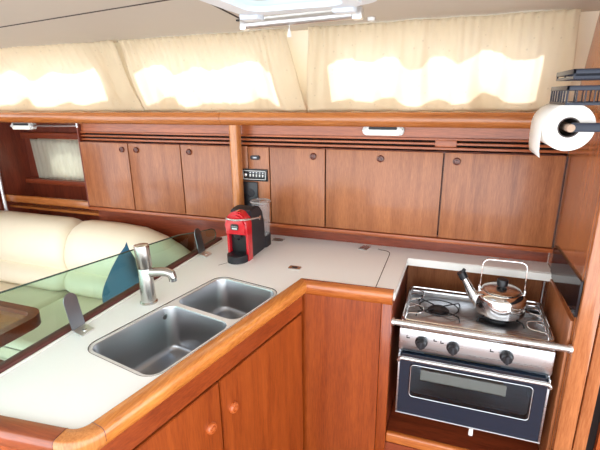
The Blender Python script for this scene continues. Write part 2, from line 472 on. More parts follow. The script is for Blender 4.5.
# right-hand bulkhead
BX = .402
bm = BM(); add_box(bm, BX, BX+.045, 1.45, 2.2, 0, CZ)
struct('wall_right', bm, 'bulk', 'varnished orange wooden bulkhead beside the cooker', 'wall')
bm = BM(); add_box(bm, BX+.002, BX+.056, 1.420, 1.450, 0, CZ, .006)
struct('trim_13', bm, 'bulk', 'wooden post on the edge of the right bulkhead', 'trim')
bm = BM(); add_box(bm, BX+.060, BX+.098, 1.425, 1.450, 0, CZ, .006)
struct('trim_14', bm, 'bulk', 'second wooden board beside the bulkhead post', 'trim')
bm = BM(); add_box(bm, BX+.045, BX+.135, 1.455, 1.47, 0, CZ)
struct('trim_15', bm, 'gap', 'dark gap between bulkhead boards', 'trim')
bm = BM(); add_box(bm, BX+.128, 1.4, 1.435, 1.47, 0, CZ)
struct('wall_front', bm, 'isl', 'orange wooden panel right of the bulkhead boards', 'wall')

# ------------------------------------------------------------------ curtains
def curtain(name, bl, br, tl, tr, nfold, amp, seed, label):
    rnd = random.Random(seed); bm = BM(); NU, NV = 150, 26
    comps = [(rnd.uniform(.6, 1.1)*nfold*f, rnd.uniform(0, 6.28), a) for f, a in ((.35, 1.2), (.62, 1.5), (1, .5), (1.7, .22), (2.9, .08))]
    g = []
    for j in range(NV+1):
        t = j/NV; row = []
        for i in range(NU+1):
            s = i/NU
            x = (bl[0]*(1-s)+br[0]*s)*(1-t)+(tl[0]*(1-s)+tr[0]*s)*t
            z = (bl[1]*(1-s)+br[1]*s)*(1-t)+(tl[1]*(1-s)+tr[1]*s)*t
            w = sum(a*math.sin(2*PI*f*s+p+t*1.3*math.sin(p*3)) for f, p, a in comps)
            gath = .35*math.sin(2*PI*nfold*3.3*s+p0) if (p0 := comps[0][1]) is not None else 0
            k = .30+.9*math.sin(PI*min(1, t*1.15))*(1-t*.4)
            y = yw(z)-.088+amp*(w*k*.55+gath*t**3*.8)
            if t > .93: y -= .004
            # bottom hem ripples
            if j == 0: z += .003*math.sin(2*PI*nfold*.8*s+p0)
            row.append(bm.verts.new((x, y, z)))
        g.append(row)
    for j in range(NV):
        for i in range(NU): bm.faces.new((g[j][i], g[j][i+1], g[j+1][i+1], g[j+1][i]))
    o = obj(name, bm, 'curtain', None, 180)
    sm = o.modifiers.new('cloth_thickness', 'SOLIDIFY'); sm.thickness = .0012
    return tag(o, label, 'curtain', 'curtains over the long cabin windows')
ZT = CZ-.004
curtain('curtain', (-2.76, ZB+.006), (-1.482, ZB+.004), (-2.76, ZT), (-1.500, ZT), 9, .026, 3, 'leftmost cream curtain over a bright window above the saloon')
curtain('curtain', (-1.478, ZB+.006), (-.628, ZB+.004), (-1.466, ZT), (-.674, ZT), 8, .026, 8, 'middle cream curtain, between the two gaps of bare wall')
curtain('curtain', (-.620, ZB+.004), (.362, ZB+.004), (-.567, ZT), (.330, ZT), 9, .026, 21, 'rightmost cream curtain above the cooker and switch-panel lockers')
# curtain top rods (sewn into the head)
# little grey curtain in the recess
bm = BM(); g = []
for j in range(9):
    row = []
    for i in range(61):
        s = i/60; t = j/8
        row.append(bm.verts.new((-2.675+.43*s-.02*t*(1-s), RY-.012+.006*math.sin(2*PI*11*s)*(1-.3*t)+.003*math.sin(2*PI*4.3*s+1), 1.067+.262*t)))
    g.append(row)
for j in range(8):
    for i in range(60): bm.faces.new((g[j][i], g[j][i+1], g[j+1][i+1], g[j+1][i]))
o = obj('curtain', bm, 'curtain_s', None, 180); sm = o.modifiers.new('cloth_thickness', 'SOLIDIFY'); sm.thickness = .001
tag(o, 'small grey-cream curtain over the oval window in the saloon recess', 'curtain')
# small cleat at the curtain head
bm = BM(); add_lathe(bm, [(.004, -.012), (.012, -.010), (.014, -.004), (.014, 0)], (-.312, 1.60, CZ), seg=16)
tag(obj('ceiling_stud', bm, 'white'), 'small white stud on the ceiling right of the hatch', 'stud')

# ------------------------------------------------------------------ roof hatch
t = thing('roof_hatch', 'white framed roof hatch with milky pane in the ceiling', 'hatch', (-.45, 1.08, CZ))
bm = BM(); slab_with_holes(bm, rrect(-.655, -.225, .75, 1.295, .07), [rrect(-.580, -.290, .825, 1.210, .05)], CZ-.016, CZ-.0005)
obj('frame', bm, 'white_b', t)
bm = BM(); slab_with_holes(bm, rrect(-.615, -.260, .79, 1.250, .06), [rrect(-.570, -.300, .835, 1.200, .045)], CZ-.030, CZ-.016)
obj('inner_frame', bm, 'white_b', t)
bm = BM(); prism_z(bm, rrect(-.580, -.290, .825, 1.210, .05), CZ+.012, CZ+.020)
obj('pane', bm, 'milky', t)
for xx in (-.60, -.32):
    bm = BM(); add_box(bm, xx-.03, xx+.03, 1.235, 1.285, CZ-.040, CZ-.020, .005); obj('hinge', bm, 'white_b', t)
bm = BM(); add_tube(bm, [(-.435+.10*math.cos(a*PI/14), 1.20-.20*math.sin(a*PI/14), CZ+.009) for a in range(15)], .002, 6)
obj('seal_line', bm, 'seam', t)
t = thing('roller_blind', 'white roller blind tube with pull cord behind the roof hatch', 'blind', (-.52, 1.43, CZ))
RT = (1.400-1.455)/(-.305+.715)
ry = lambda x: 1.455+RT*(x+.715)
bm = BM(); add_tube(bm, [(-.712, ry(-.712), CZ-.018), (-.330, ry(-.330), CZ-.018)], .0150, 18); obj('tube', bm, 'alu', t)
bm = BM(); add_box(bm, -.72, -.32, -.010, .012, CZ-.008, CZ-.0005)
for v in bm.verts: v.co.y += ry(v.co.x)
obj('bracket_rail', bm, 'white', t)
for xa, xb in ((-.735, -.712), (-.330, -.300)):
    bm = BM(); add_box(bm, xa, xb, ry(xa)-.016, ry(xa)+.016, CZ-.035, CZ-.0002, .004); obj('end_cap', bm, 'alu', t)
bm = BM(); add_tube(bm, [(-.548, ry(-.548)-.002, CZ-.030), (-.548, ry(-.548)-.003, CZ-.045)], .0012, 6); c = obj('pull_cord', bm, 'white', t)
bm = BM(); add_lathe(bm, [(.002, 0), (.0045, -.006), (.0070, -.022), (.0065, -.026), (.002, -.027)], (-.548, ry(-.548)-.003, CZ-.043), seg=14); obj('pull_tassel', bm, 'white', c)

# ------------------------------------------------------------------ downlights under the beam
def downlight(x, y, z, label):
    t = thing('downlight', label, 'lamp', (x, y, z), 'white downlights under the beam')
    bm = BM()
    prism_y(bm, rrect(x-.088, x+.088, z-.020, z+.020, .018), y, y+.030)
    bmesh.ops.bevel(bm, geom=[e for e in bm.edges if all(abs(v.co.y-y) < 1e-5 for v in e.verts)], offset=.008, segments=3, affect='EDGES')
    obj('housing', bm, 'white', t)
    bm = BM(); prism_y(bm, rrect(x-.060, x+.060, z+.004, z+.016, .005), y-.002, y+.004); obj('switch_slot', bm, 'black_m', t)
    bm = BM(); prism_y(bm, rrect(x-.062, x+.062, z-.0155, z-.004, .005), y-.002, y+.004); obj('diffuser', bm, 'lamp', t)
    return t
downlight(-.300, 1.866, 1.437, 'white oval downlight under the beam above the middle locker door')
downlight(-2.40, 1.866, 1.434, 'white oval downlight under the beam at far left of the saloon')

# ------------------------------------------------------------------ wall lockers
def knob(parent, x, z, y, mat='knob', r=.0155):
    bm = BM(); add_lathe(bm, [(r, .0), (r, -.005), (r*.86, -.009), (r*.62, -.010), (r*.55, -.006), (r*.40, -.006), (r*.36, -.010), (r*.1, -.011)], (x, y, z), 'Y', 22)
    return obj('push_knob', bm, mat, parent)
def locker(name, label, x0, x1, parts):
    t = thing(name, label, 'locker', ((x0+x1)/2, 1.90, .96))
    bm = BM()
    add_box(bm, x0, x1, 1.888, 1.934, .982, .990); add_box(bm, x0, x1, 1.888, 1.934, 1.346, 1.354)
    add_box(bm, x0, x0+.008, 1.888, 1.934, .982, 1.354); add_box(bm, x1-.008, x1, 1.888, 1.934, .982, 1.354)
    add_box(bm, x0, x1, 1.925, 1.934, .982, 1.354)
    obj('carcass', bm, 'mahog_x', t)
    bm = BM(); add_box(bm, x0, x1, 1.864, 1.934, .964, .982, .003); obj('bottom_ledge', bm, 'door_x', t)
    for a, b, kx in parts:
        bm = BM(); add_box(bm, a, b, 1.870, 1.887, .986, 1.352, .0022)
        d = obj('door', bm, 'door', t)
        if kx: knob(d, kx, 1.318, 1.870)
    return t
lk = locker('wall_locker', 'left wooden wall locker with three doors above the cream settee', -1.985, -1.010,
       [(-1.980, -1.655, -1.690), (-1.649, -1.326, -1.597), (-1.320, -1.014, -1.270)])
# side of the left locker where it stands free of the recess
bm = BM(); add_box(bm, -1.990, -1.980, 1.872, 2.15, .964, 1.49); obj('side_panel', bm, 'mahog_z', lk)
bm = BM(); add_box(bm, -1.0095, -.944, 1.872, 1.9345, .964, 1.354, .001); struct('trim_19', bm, 'door', 'wooden filler behind the golden post', 'trim')
lk = locker('wall_locker', 'right wooden wall locker with switch panel and three doors above the worktop', -.943, .400,
       [(-.826, -.556, -.610), (-.550, -.048, -.304), (-.042, .394, .006)])
bm = BM(); add_box(bm, -.940, -.832, 1.870, 1.887, .986, 1.352, .002); bp = obj('switch_board', bm, 'door', lk)
# latch
bm = BM(); prism_y(bm, rrect(-.925, -.877, 1.293, 1.313, .009), 1.862, 1.870); la = obj('latch', bm, 'black_m', bp, label='small dark oval latch above the switches')
bm = BM(); add_box(bm, -.912, -.889, 1.858, 1.864, 1.298, 1.308, .002); obj('latch_tongue', bm, 'pewter', bp)
# breaker panel
t = thing('switch_panel', 'black switch panel with white outline and small white switches', 'switch panel', (-.909, 1.869, 1.19))
bm = BM(); add_box(bm, -.974+.0, -.838, 1.858, 1.8695, 1.190, 1.248, .002); obj('plate', bm, 'black', t)
bm = BM()
for bx in ((-.966, -.846, 1.238, 1.2405), (-.966, -.846, 1.1975, 1.200), (-.966, -.9635, 1.1975, 1.2405), (-.8485, -.846, 1.1975, 1.2405)):
    add_box(bm, bx[0], bx[1], 1.857, 1.8585, bx[2], bx[3])
obj('white_outline', bm, 'white', t)
bm = BM(); add_lathe(bm, [(.008, 0), (.008, -.004), (.005, -.006)], (-.951, 1.8585, 1.219), 'Y', 16); obj('dial', bm, 'alu', t)
for k in range(5):
    x = -.926+k*.0165
    bm = BM(); add_box(bm, x-.0030, x+.0030, 1.853, 1.859, 1.212, 1.224, .001); obj('switch', bm, 'white', t)
bm = BM()
for k in range(5): add_box(bm, -.930+k*.0165, -.922+k*.0165, 1.8575, 1.8585, 1.230, 1.2325)
obj('switch_marks', bm, 'alu', t)
# socket strip
t = thing('socket_panel', 'tall black socket panel under the switch panel', 'socket', (-.94, 1.869, 1.0))
bm = BM(); add_box(bm, -.972, -.892, 1.858, 1.8695, .998, 1.184, .002); obj('plate', bm, 'black', t)
bm = BM(); add_lathe(bm, [(.021, 0), (.021, -.004), (.017, -.005), (.016, -.001)], (-.930, 1.858, 1.130), 'Y', 24); obj('socket', bm, 'black_m', t)
bm = BM(); add_lathe(bm, [(.021, 0), (.021, -.004), (.017, -.005), (.016, -.001)], (-.930, 1.858, 1.058), 'Y', 24); obj('socket', bm, 'black_m', t)

# ------------------------------------------------------------------ galley unit
U = Vector((.1944, .981)); NN = Vector((.981, -.1944)); A0 = Vector((-.692, .539))
def along(s, off=0.): p = A0+U*s+NN*off; return (p.x, p.y)
B0 = along(.905)                # inner corner
EX, EY = -.166, 1.438           # end of the cross fiddle
PROF = [(0, .868), (0, .9125), (.002, .9155), (.005, .917), (.036, .917), (.041, .9145), (.0445, .909), (.0455, .900), (.0445, .886), (.040, .875), (.034, .868)]
arc0 = along(.026)
path = [(-1.09, .497), (-.722, .5358)]
p_a = Vector((-.722, .5358)); p_c = Vector(arc0); p_b = Vector((-.693, .537))
for k in range(1, 8):
    q = k/8; v = p_a*(1-q)**2+p_b*2*q*(1-q)+p_c*q*q; path.append((v.x, v.y))
path += [arc0, B0, (EX, EY)]
nP = len(path)

t = thing('worktop', 'cream L-shaped laminate worktop with raised golden wooden edge', 'worktop', (-.6, 1.4, .86))
# sink cut-out, in the sink's own axes (s along the front edge, d back from it)
def sk(s, d): return along(s, -d)
S0, S1, D0, D1 = .200, .800, .018, .312
cut = [sk(a, b) for a, b in rrect(S0, S1, D0, D1, .05, 6)]
outer = [path[i] for i in range(nP)]+[(-.160, 1.805), (.400, 1.815), (.400, 1.934), (-1.005, 1.934), (-1.105, 1.80), (-1.105, .50)]
# the icebox lid drops into its own opening
lid = [(-.806, 1.880), (-.300, 1.872), (-.262, 1.862), (-.244, 1.838), (-.240, 1.80), (-.236, 1.462), (-.500, 1.452), (-.790, 1.452)]
bm = BM(); slab_with_holes(bm, outer, [cut], .874, .900); obj('top', bm, 'counter', t, 0)
bm = BM(); add_box(bm, -.160, .400, 1.803, 1.8145, .868, .8985); obj('front_edge', bm, 'counter_edge', t)
bm = BM(); prism_z(bm, [(-.166, 1.44), (-.160, 1.805), (-.157, 1.805), (-.163, 1.44)], .868, .8995); obj('side_edge', bm, 'counter_edge', t)
bm = BM(); sweep_flat(bm, path, PROF, 0, 1); obj('edge_rail', bm, 'fiddle_shaded', t)  # left length, its shade painted into the wood tone
bm = BM(); sweep_flat(bm, path, PROF, 1, nP-3); obj('corner_block', bm, 'post', t)
for i, dz in ((1, 0), (nP-3, 0)):
    q = Vector(path[i]); d = (Vector(path[i+1])-Vector(path[i-1])).normalized(); nn = Vector((d.y, -d.x))
    bm = BM(); add_tube(bm, [(q.x+nn.x*o, q.y+nn.y*o, z+.0002) for o, z in PROF[1:9]], .0008, 6); obj('seam', bm, 'knob', t)
bm = BM(); sweep_flat(bm, path, PROF, nP-3, nP-2); obj('edge_rail', bm, 'fiddle_y', t)
bm = BM(); sweep_flat(bm, path, PROF, nP-2, nP-1); obj('edge_rail', bm, 'fiddle_x', t)
# lid of the icebox: a slightly proud panel inside a dark joint
il = [(-.916, 1.470), (-.86, 1.452)]
bm = BM(); add_tube(bm, [(-.30, 1.880, .9002)]+arc_pts([(-.33, 1.874, .9002), (-.240, 1.870, .9002), (-.2365, 1.46, .9002)], .06, 8)[1:], .0016, 6)
ib = obj('icebox_lid_joint', bm, 'seam', t)
bm = BM(); add_tube(bm, [(-.905, 1.475, .9000), (-.87, 1.530, .9000)], .001, 6); obj('lid_joint', bm, 'seam', t)
def hinge(x, y, rot):
    bm = BM(); add_box(bm, -.028, .028, -.021, -.003, 0, .0025, .001); add_box(bm, -.028, .028, .003, .021, 0, .0025, .001)
    add_tube(bm, [(-.028, 0, .003), (.028, 0, .003)], .003, 8)
    for v in bm.verts:
        c, s = math.cos(rot), math.sin(rot); v.co = Vector((x+c*v.co.x-s*v.co.y, y+s*v.co.x+c*v.co.y, .9002+v.co.z))
    return obj('hinge', bm, 'chrome_s', t)
hinge(-.790, 1.862, .0); hinge(-.362, 1.876, 1.35)
bm = BM(); prism_z(bm, rrect(-.612, -.560, 1.530, 1.562, .006), .9002, .9035); fr = obj('lift_ring', bm, 'chrome_s', t)
bm = BM(); prism_z(bm, rrect(-.600, -.574, 1.538, 1.554, .006), .9032, .9042); obj('ring_recess', bm, 'black_m', fr)

# sink
t = thing('sink', 'double-bowl stainless steel sink set into the worktop', 'sink', (*sk(.50, .16), .74))
def bowl(bm, s0, s1, d0, d1, depth):
    levels = [(0, .897, .036), (.002, .892, .036), (.005, .90-depth+.020, .036), (.009, .90-depth+.007, .034), (.020, .90-depth, .030), (.05, .90-depth-.002, .03)]
    rings = []
    for ins, z, r in levels:
        rings.append([bm.verts.new((*sk(a, b), z)) for a, b in rrect(s0+ins, s1-ins, d0+ins, d1-ins, max(.01, r), 6)])
    for a, b in zip(rings, rings[1:]):
        n = len(a)
        for k in range(n): bm.faces.new((a[k], a[(k+1) % n], b[(k+1) % n], b[k]))
    bm.faces.new(rings[-1])
BOWLS = [(S0+.012, .525, D0+.010, D1-.012, .165), (.545, S1-.012, D0+.010, D1-.012, .135)]
bm = BM()
plate_with_holes(bm, [sk(a, b) for a, b in rrect(S0+.0015, S1-.0015, D0+.0015, D1-.0015, .049, 6)], [[sk(a, b) for a, b in rrect(w[0], w[1], w[2], w[3], .036, 6)] for w in BOWLS], .897)
obj('rim', bm, 'steel_rim', t)
bm = BM(); add_tube(bm, [(*sk(a, b), .8990) for a, b in rrect(S0, S1, D0, D1, .05, 6)], .0013, 6, closed=True); obj('sealant_joint', bm, 'seam', t)
for w in BOWLS:
    bm = BM(); bowl(bm, *w); bo = obj('bowl', bm, 'steel_sink', t, 60)
    cx, cy = sk((w[0]+w[1])/2, (w[2]+w[3])/2); zz = .90-w[4]-.0015
    bm = BM(); add_lathe(bm, [(.042, .0), (.042, .003), (.036, .004), (.030, .001), (.004, .0005)], (cx, cy, zz)); obj('drain', bm, 'chrome', bo)
bm = BM(); add_lathe(bm, [(.010, 0), (.010, .003), (.007, .0035)], (*sk(.49, D1-.0185), .868), tuple([NN.x, NN.y, 0]), 16); obj('overflow', bm, 'chrome', t)

# faucet
fx, fy = -.962, 1.099
t = thing('faucet', 'brushed steel mixer tap standing behind the sink', 'tap', (fx, fy, .90))
bm = BM(); add_lathe(bm, [(.030, 0), (.030, .004), (.026, .008), (.0245, .03), (.0235, .125), (.0225, .128)], (fx, fy, .90)); obj('body', bm, 'nickel', t)
bm = BM()
add_lathe(bm, [(.0225, .0), (.0245, .003), (.0250, .070), (.0235, .080), (.012, .083)], (fx, fy, 1.030), (-.03, -.02, 1), 28)
add_box(bm, fx-.034, fx-.010, fy-.009, fy+.009, 1.100, 1.108, .003)
obj('lever_head', bm, 'nickel', t)
sd = Vector((.98, .18, 0)).normalized()
pts = [Vector((fx, fy, 1.000))+sd*a+Vector((0, 0, b)) for a, b in ((.0, .010), (.03, .014), (.055, .017), (.078, .017), (.094, .011), (.098, -.004))]
bm = BM(); add_tube(bm, pts, [.015, .0155, .015, .0155, .016, .014], 16); sp = obj('spout', bm, 'nickel', t)
bm = BM(); add_lathe(bm, [(.0135, 0), (.0135, -.010), (.010, -.011)], pts[-1], seg=18); obj('aerator', bm, 'chrome', sp)

# galley base unit
FO = .026
t = thing('galley_cabinet', 'orange teak base cabinet under the worktop with panelled end', 'cabinet', (-.6, 1.2, 0))
def face_panel(bm, s0, s1, z0, z1, off, th=.016, bev=.002):
    a, b, c, d = along(s0, off-th), along(s1, off-th), along(s1, off), along(s0, off)
    tmp = BM(); add_box(tmp, 0, 1, 0, 1, 0, 1)
    vs = []
    bmp = BM(); prism_z(bmp, [a, b, c, d], z0, z1)
    if bev: bmesh.ops.bevel(bmp, geom=list(bmp.edges), offset=bev, segments=2, affect='EDGES')
    tmp.free()
    me = bpy.data.meshes.new('x'); bmp.to_mesh(me); bmp.free(); bm.from_mesh(me); bpy.data.meshes.remove(me)
SC = .870
bm = BM(); face_panel(bm, .0, SC,   .798, .8675, FO, .018, .001); obj('fascia', bm, 'isl_x', t)
bm = BM(); face_panel(bm, .0, SC, .08, .80, FO-.012, .012, 0); obj('face_frame', bm, 'gap', t)
SD = .395
bm = BM(); face_panel(bm, .02, SD-.003, .12, .789, FO); d1 = obj('door', bm, 'isl', t)
bm = BM(); face_panel(bm, SD+.003, SC-.006, .12, .789, FO); d2 = obj('door', bm, 'isl', t)
for d, s in ((d1, .346), (d2, .446)):
    r = .0175
    bm = BM(); add_lathe(bm, [(r, .0), (r, .006), (r*.85, .010), (r*.62, .011), (r*.55, .007), (r*.40, .007), (r*.36, .011), (r*.1, .012)], (*along(s, FO), .664), (NN.x, NN.y, 0), 24)
    obj('push_knob', bm, 'knob_o', d)
bm = BM(); face_panel(bm, .0, SC, .0, .112, FO-.02); obj('plinth', bm, 'isl_x', t)
cx0 = along(SC, FO)[0]
bm = BM(); add_box(bm, cx0-.012, -.205, 1.404, 1.424, .0, .8675); obj('end_panel', bm, 'isl', t)
bm = BM(); add_box(bm, -.2045, -.166, 1.404, 1.440, .0, .8675, .004); obj('corner_post', bm, 'isl', t)
bm = BM(); add_box(bm, -.186, -.168, 1.442, 1.93, .0, .872); obj('side_panel', bm, 'mahog_z', t)
bm = BM(); add_box(bm, -1.098, -1.080, .52, 1.93, .0, .872); obj('back_panel', bm, 'isl', t)
bm = BM()
prism_z(bm, [(-1.09, .462), (-.745, .502), (-.745, .522), (-1.09, .482)], 0, .868); obj('left_end_panel', bm, 'isl', t)
bm = BM(); prism_z(bm, [(-.745, .502), (-.715, .508), (-.690, .520), along(.0, FO), along(.0, FO-.02), (-.745, .522)], 0, .868); obj('corner_post', bm, 'isl', t)

# acrylic screen along the back of the worktop
GX = -1.070
t = thing('splash_screen', 'green-tinted clear screen along the back of the sink worktop', 'screen', (GX, 1.1, .90))
prof = [(.30, .913), (1.715, .913), (1.735, .925), (1.742, .945), (1.732, .965), (1.705, .978), (1.62, .992), (1.45, 1.026), (.69, 1.106), (.30, 1.147)]
bm = BM(); prism_x(bm, prof, GX-.003, GX+.003); gp = obj('pane', bm, 'glass_g', t)
bm = BM(); add_tube(bm, [(GX, y, z) for y, z in prof[1:]], .0026, 6); obj('pane_edge', bm, 'glass_edge', gp)
bm = BM(); add_box(bm, GX-.016, GX+.016, .48, 1.775, .9005, .916, .004); obj('base_rail', bm, 'rubber', t)
bm = BM(); add_box(bm, GX+.016, GX+.024, .49, 1.770, .9005, .907, .002); obj('base_bead', bm, 'counter_edge', t)
def clamp(y, lab):
    t = thing('screen_clamp', lab, 'clamp', (GX+.05, y, .90), 'steel clamps on the splash screen')
    bm = BM(); w = .024
    # upright rounded tongue leaning on the pane
    outl = [(-w, 0), (w, 0), (w, .085)]+[(w*math.cos(a*PI/10), .085+w*math.sin(a*PI/10)) for a in range(1, 10)]+[(-w, .085)]
    f = lambda dx: (lambda a, b: (GX+.032+dx-.018*(b/.1), y+a, .915+b))
    add_prism(bm, outl, f(0), f(.003)); obj('tongue', bm, 'pewter', t)
    bm = BM(); add_prism(bm, [(GX+.030, .914), (GX+.036, .914), (GX+.068, .9045), (GX+.068, .9005), (GX+.062, .9005)], lambda a, b: (a, y-w, b), lambda a, b: (a, y+w, b)); obj('foot', bm, 'alu', t)
    bm = BM(); add_lathe(bm, [(.006, 0), (.006, .004), (.003, .005)], (GX+.056, y, .906)); obj('screw', bm, 'chrome', t)
clamp(.868, 'flat dark steel clamp holding the screen, nearest the left edge')
clamp(1.560, 'flat dark steel clamp holding the screen, beside the coffee machine')

# ------------------------------------------------------------------ coffee machine
cx, cy, cz = -.850, 1.555, .90
t = thing('coffee_machine', 'red and black capsule coffee machine on the worktop corner', 'coffee machine', (cx, cy+.1, cz))
w = .050
# black rear body: tall, arched front to back
bm = BM()
side = [(cy+.035, .0), (cy+.175, .0), (cy+.172, .12), (cy+.160, .185), (cy+.135, .212), (cy+.10, .222), (cy+.06, .220), (cy+.035, .214)]
add_prism(bm, side, lambda y, z: (cx-w+.001, y, cz+z), lambda y, z: (cx+w-.001, y, cz+z))
bmesh.ops.bevel(bm, geom=list(bm.edges), offset=.006, segments=2, affect='EDGES'); obj('body', bm, 'black_m', t)
# red front shell: arch with a cavity below the brew head
bm = BM()
arch = [(-w, .0), (-w, .165)]+[(-w*math.cos(a*PI/16), .165+.054*math.sin(a*PI/16)) for a in range(1, 16)]+[(w, .165), (w, .0), (w-.010, .0), (w-.010, .120), (-w+.010, .120), (-w+.010, .0)]
add_prism(bm, arch, lambda a, b: (cx+a, cy, cz+b), lambda a, b: (cx+a, cy+.040, cz+b))
obj('front_shell', bm, 'red', t)
bm = BM()
head = [(-w+.001, .120), (-w+.001, .165)]+[(-(w-.001)*math.cos(a*PI/16), .165+.050*math.sin(a*PI/16)) for a in range(1, 16)]+[(w-.001, .165), (w-.001, .120)]
add_prism(bm, head, lambda a, b: (cx+a, cy-.018, cz+b), lambda a, b: (cx+a, cy+.001, cz+b))
bmesh.ops.bevel(bm, geom=[e for e in bm.edges if all(abs(v.co.y-(cy-.018)) < 1e-5 for v in e.verts)], offset=.009, segments=4, affect='EDGES')
obj('brew_head', bm, 'red', t)
bm = BM(); add_box(bm, cx-w+.010, cx+w-.010, cy+.022, cy+.036, cz+.03, cz+.119); obj('cavity_back', bm, 'black', t)
bm = BM(); add_lathe(bm, [(.020, 0), (.018, -.014), (.008, -.020), (.005, -.030)], (cx, cy+.008, cz+.1195), seg=20); obj('nozzle', bm, 'black', t)
bm = BM(); prism_z(bm, [(cx+(w-.004)*math.cos(a), cy-.002+.052*math.sin(a)) for a in [PI+PI*k/16 for k in range(17)]]+[(cx+w-.011, cy+.036), (cx-w+.011, cy+.036)], cz+.0005, cz+.032); obj('drip_tray', bm, 'black_m', t)
bm = BM(); add_lathe(bm, [(.034, 0), (.034, .002), (.031, .0025)], (cx, cy-.006, cz+.0315), seg=24); obj('drip_grid', bm, 'black', t)
# badge with its lettering
bm = BM(); prism_y(bm, rrect(cx-.019, cx+.017, cz+.142, cz+.168, .008), cy-.0205, cy-.017); bd = obj('badge', bm, 'black', t)
bm = BM(); prism_y(bm, rrect(cx-.0135, cx+.0115, cz+.1455, cz+.1525, .003), cy-.0212, cy-.0203); obj('badge_bar', bm, 'alu', bd)
fc = bpy.data.curves.new('badge_text', 'FONT'); fc.body = 'LAVAZZA'; fc.size = .0066; fc.align_x = 'CENTER'; fc.extrude = .0002
fo = bpy.data.objects.new('tmp_text', fc); COL.objects.link(fo); bpy.context.view_layer.update()
me = bpy.data.meshes.new_from_object(fo.evaluated_get(bpy.context.evaluated_depsgraph_get())); bpy.data.objects.remove(fo); bpy.data.curves.remove(fc)
bm = BM(); bm.from_mesh(me); bpy.data.meshes.remove(me)
for v in bm.verts: v.co = Vector((cx-.001+v.co.x, cy-.0208-v.co.z, cz+.1560+v.co.y))
obj('badge_lettering', bm, 'white', bd, 0)
# chrome lever loop around the head
lev = []
for k in range(21):
    a = -.15*PI+1.30*PI*k/20
    lev.append((cx-(w+.006)*math.cos(a) if True else 0, cy+.004-.030*math.sin(a)+.0, cz+.186+.004*math.sin(a)))
lp = [(cx+w+.004, cy+.115, cz+.166), (cx+w+.006, cy+.06, cz+.178), (cx+w+.006, cy+.01, cz+.187), (cx+w*.72, cy-.024, cz+.190), (cx, cy-.034, cz+.190), (cx-w*.72, cy-.024, cz+.190), (cx-w-.006, cy+.01, cz+.187), (cx-w-.004, cy+.06, cz+.178)]
bm = BM(); add_tube(bm, arc_pts(lp, .03, 4), .0042, 10); lv = obj('lever', bm, 'rail_w', t)
bm = BM(); add_lathe(bm, [(.010, 0), (.010, .006), (.007, .008)], (cx+w-.001, cy+.115, cz+.166), 'X', 18); obj('pivot', bm, 'chrome', lv)
# water tank at the rear right
tx, ty = cx+.016, cy+.210
bm = BM(); prism_z(bm, rrect(cx-.046, cx+.050, cy+.172, cy+.262, .03), cz+.0005, cz+.055); obj('tank_base', bm, 'black_m', t)
bm = BM(); add_lathe(bm, [(.036, .056), (.040, .065), (.043, .205), (.043, .212)], (tx, ty, cz), seg=32, cap=False)
o = obj('water_tank', bm, 'tank', t)
bm = BM(); add_lathe(bm, [(.046, .210), (.047, .214), (.047, .219), (.043, .223), (.010, .224)], (tx, ty, cz), seg=32); obj('tank_lid', bm, 'tank', o)
bm = BM(); add_tube(bm, [(tx+.0465*math.cos(a*PI/16), ty+.0465*math.sin(a*PI/16), cz+.216) for a in range(32)], .0025, 6, closed=True); obj('lid_rim', bm, 'alu', o)

# ------------------------------------------------------------------ cooker bay
bm = BM(); add_box(bm, -.166, .400, 1.434, 1.93, .255, .285); add_box(bm, -.166, .400, 1.425, 1.45, 0, .256)
t = struct('trim_16', bm, 'mahog_x', 'wooden floor of the cooker bay', 'bay floor')
bm = BM(); add_box(bm, -.166, .400, 1.410, 1.434, .268, .312, .008, 3)
struct('trim_17', bm, 'fiddle_x', 'golden lip along the front of the cooker bay', 'lip')
bm = BM(); add_box(bm, .392, .4015, 1.4505, 1.802, .285, .880, .002)
struct('trim_18', bm, 'door', 'wooden cladding on the right side of the cooker bay', 'panelling')
bm = BM(); add_box(bm, -.163, .391, 1.922, 1.9345, .285, .868); struct('trim_20', bm, 'door', 'wooden back panel of the cooker bay', 'panelling')
# smoked splash panel on the bulkhead
bm = BM(); prism_x(bm, [(1.430, .905), (1.832, .886), (1.832, 1.010), (1.430, 1.026)], BX-.007, BX-.0005)
tag(obj('smoked_mirror', bm, 'smoke'), 'dark smoked glossy plate on the bulkhead beside the cooker', 'mirror')

# grab bar
t = thing('grab_bar', 'pale steel safety bar across the front of the cooker', 'grab bar', (.11, 1.418, .79))
bm = BM(); add_tube(bm, [(-.160, 1.4215, .795), (.398, 1.4235, .795)], .0115, 16); obj('tube', bm, 'rail_w', t)
for xa, xb, yy in ((-.1655, -.156, 1.4215), (.394, .4035, 1.4235)):
    bm = BM(); add_lathe(bm, [(.014, xa), (.015, (xa+xb)/2), (.014, xb)], (0, yy, .795), 'X', 18); obj('end_fitting', bm, 'alu', t)

ZR = .783
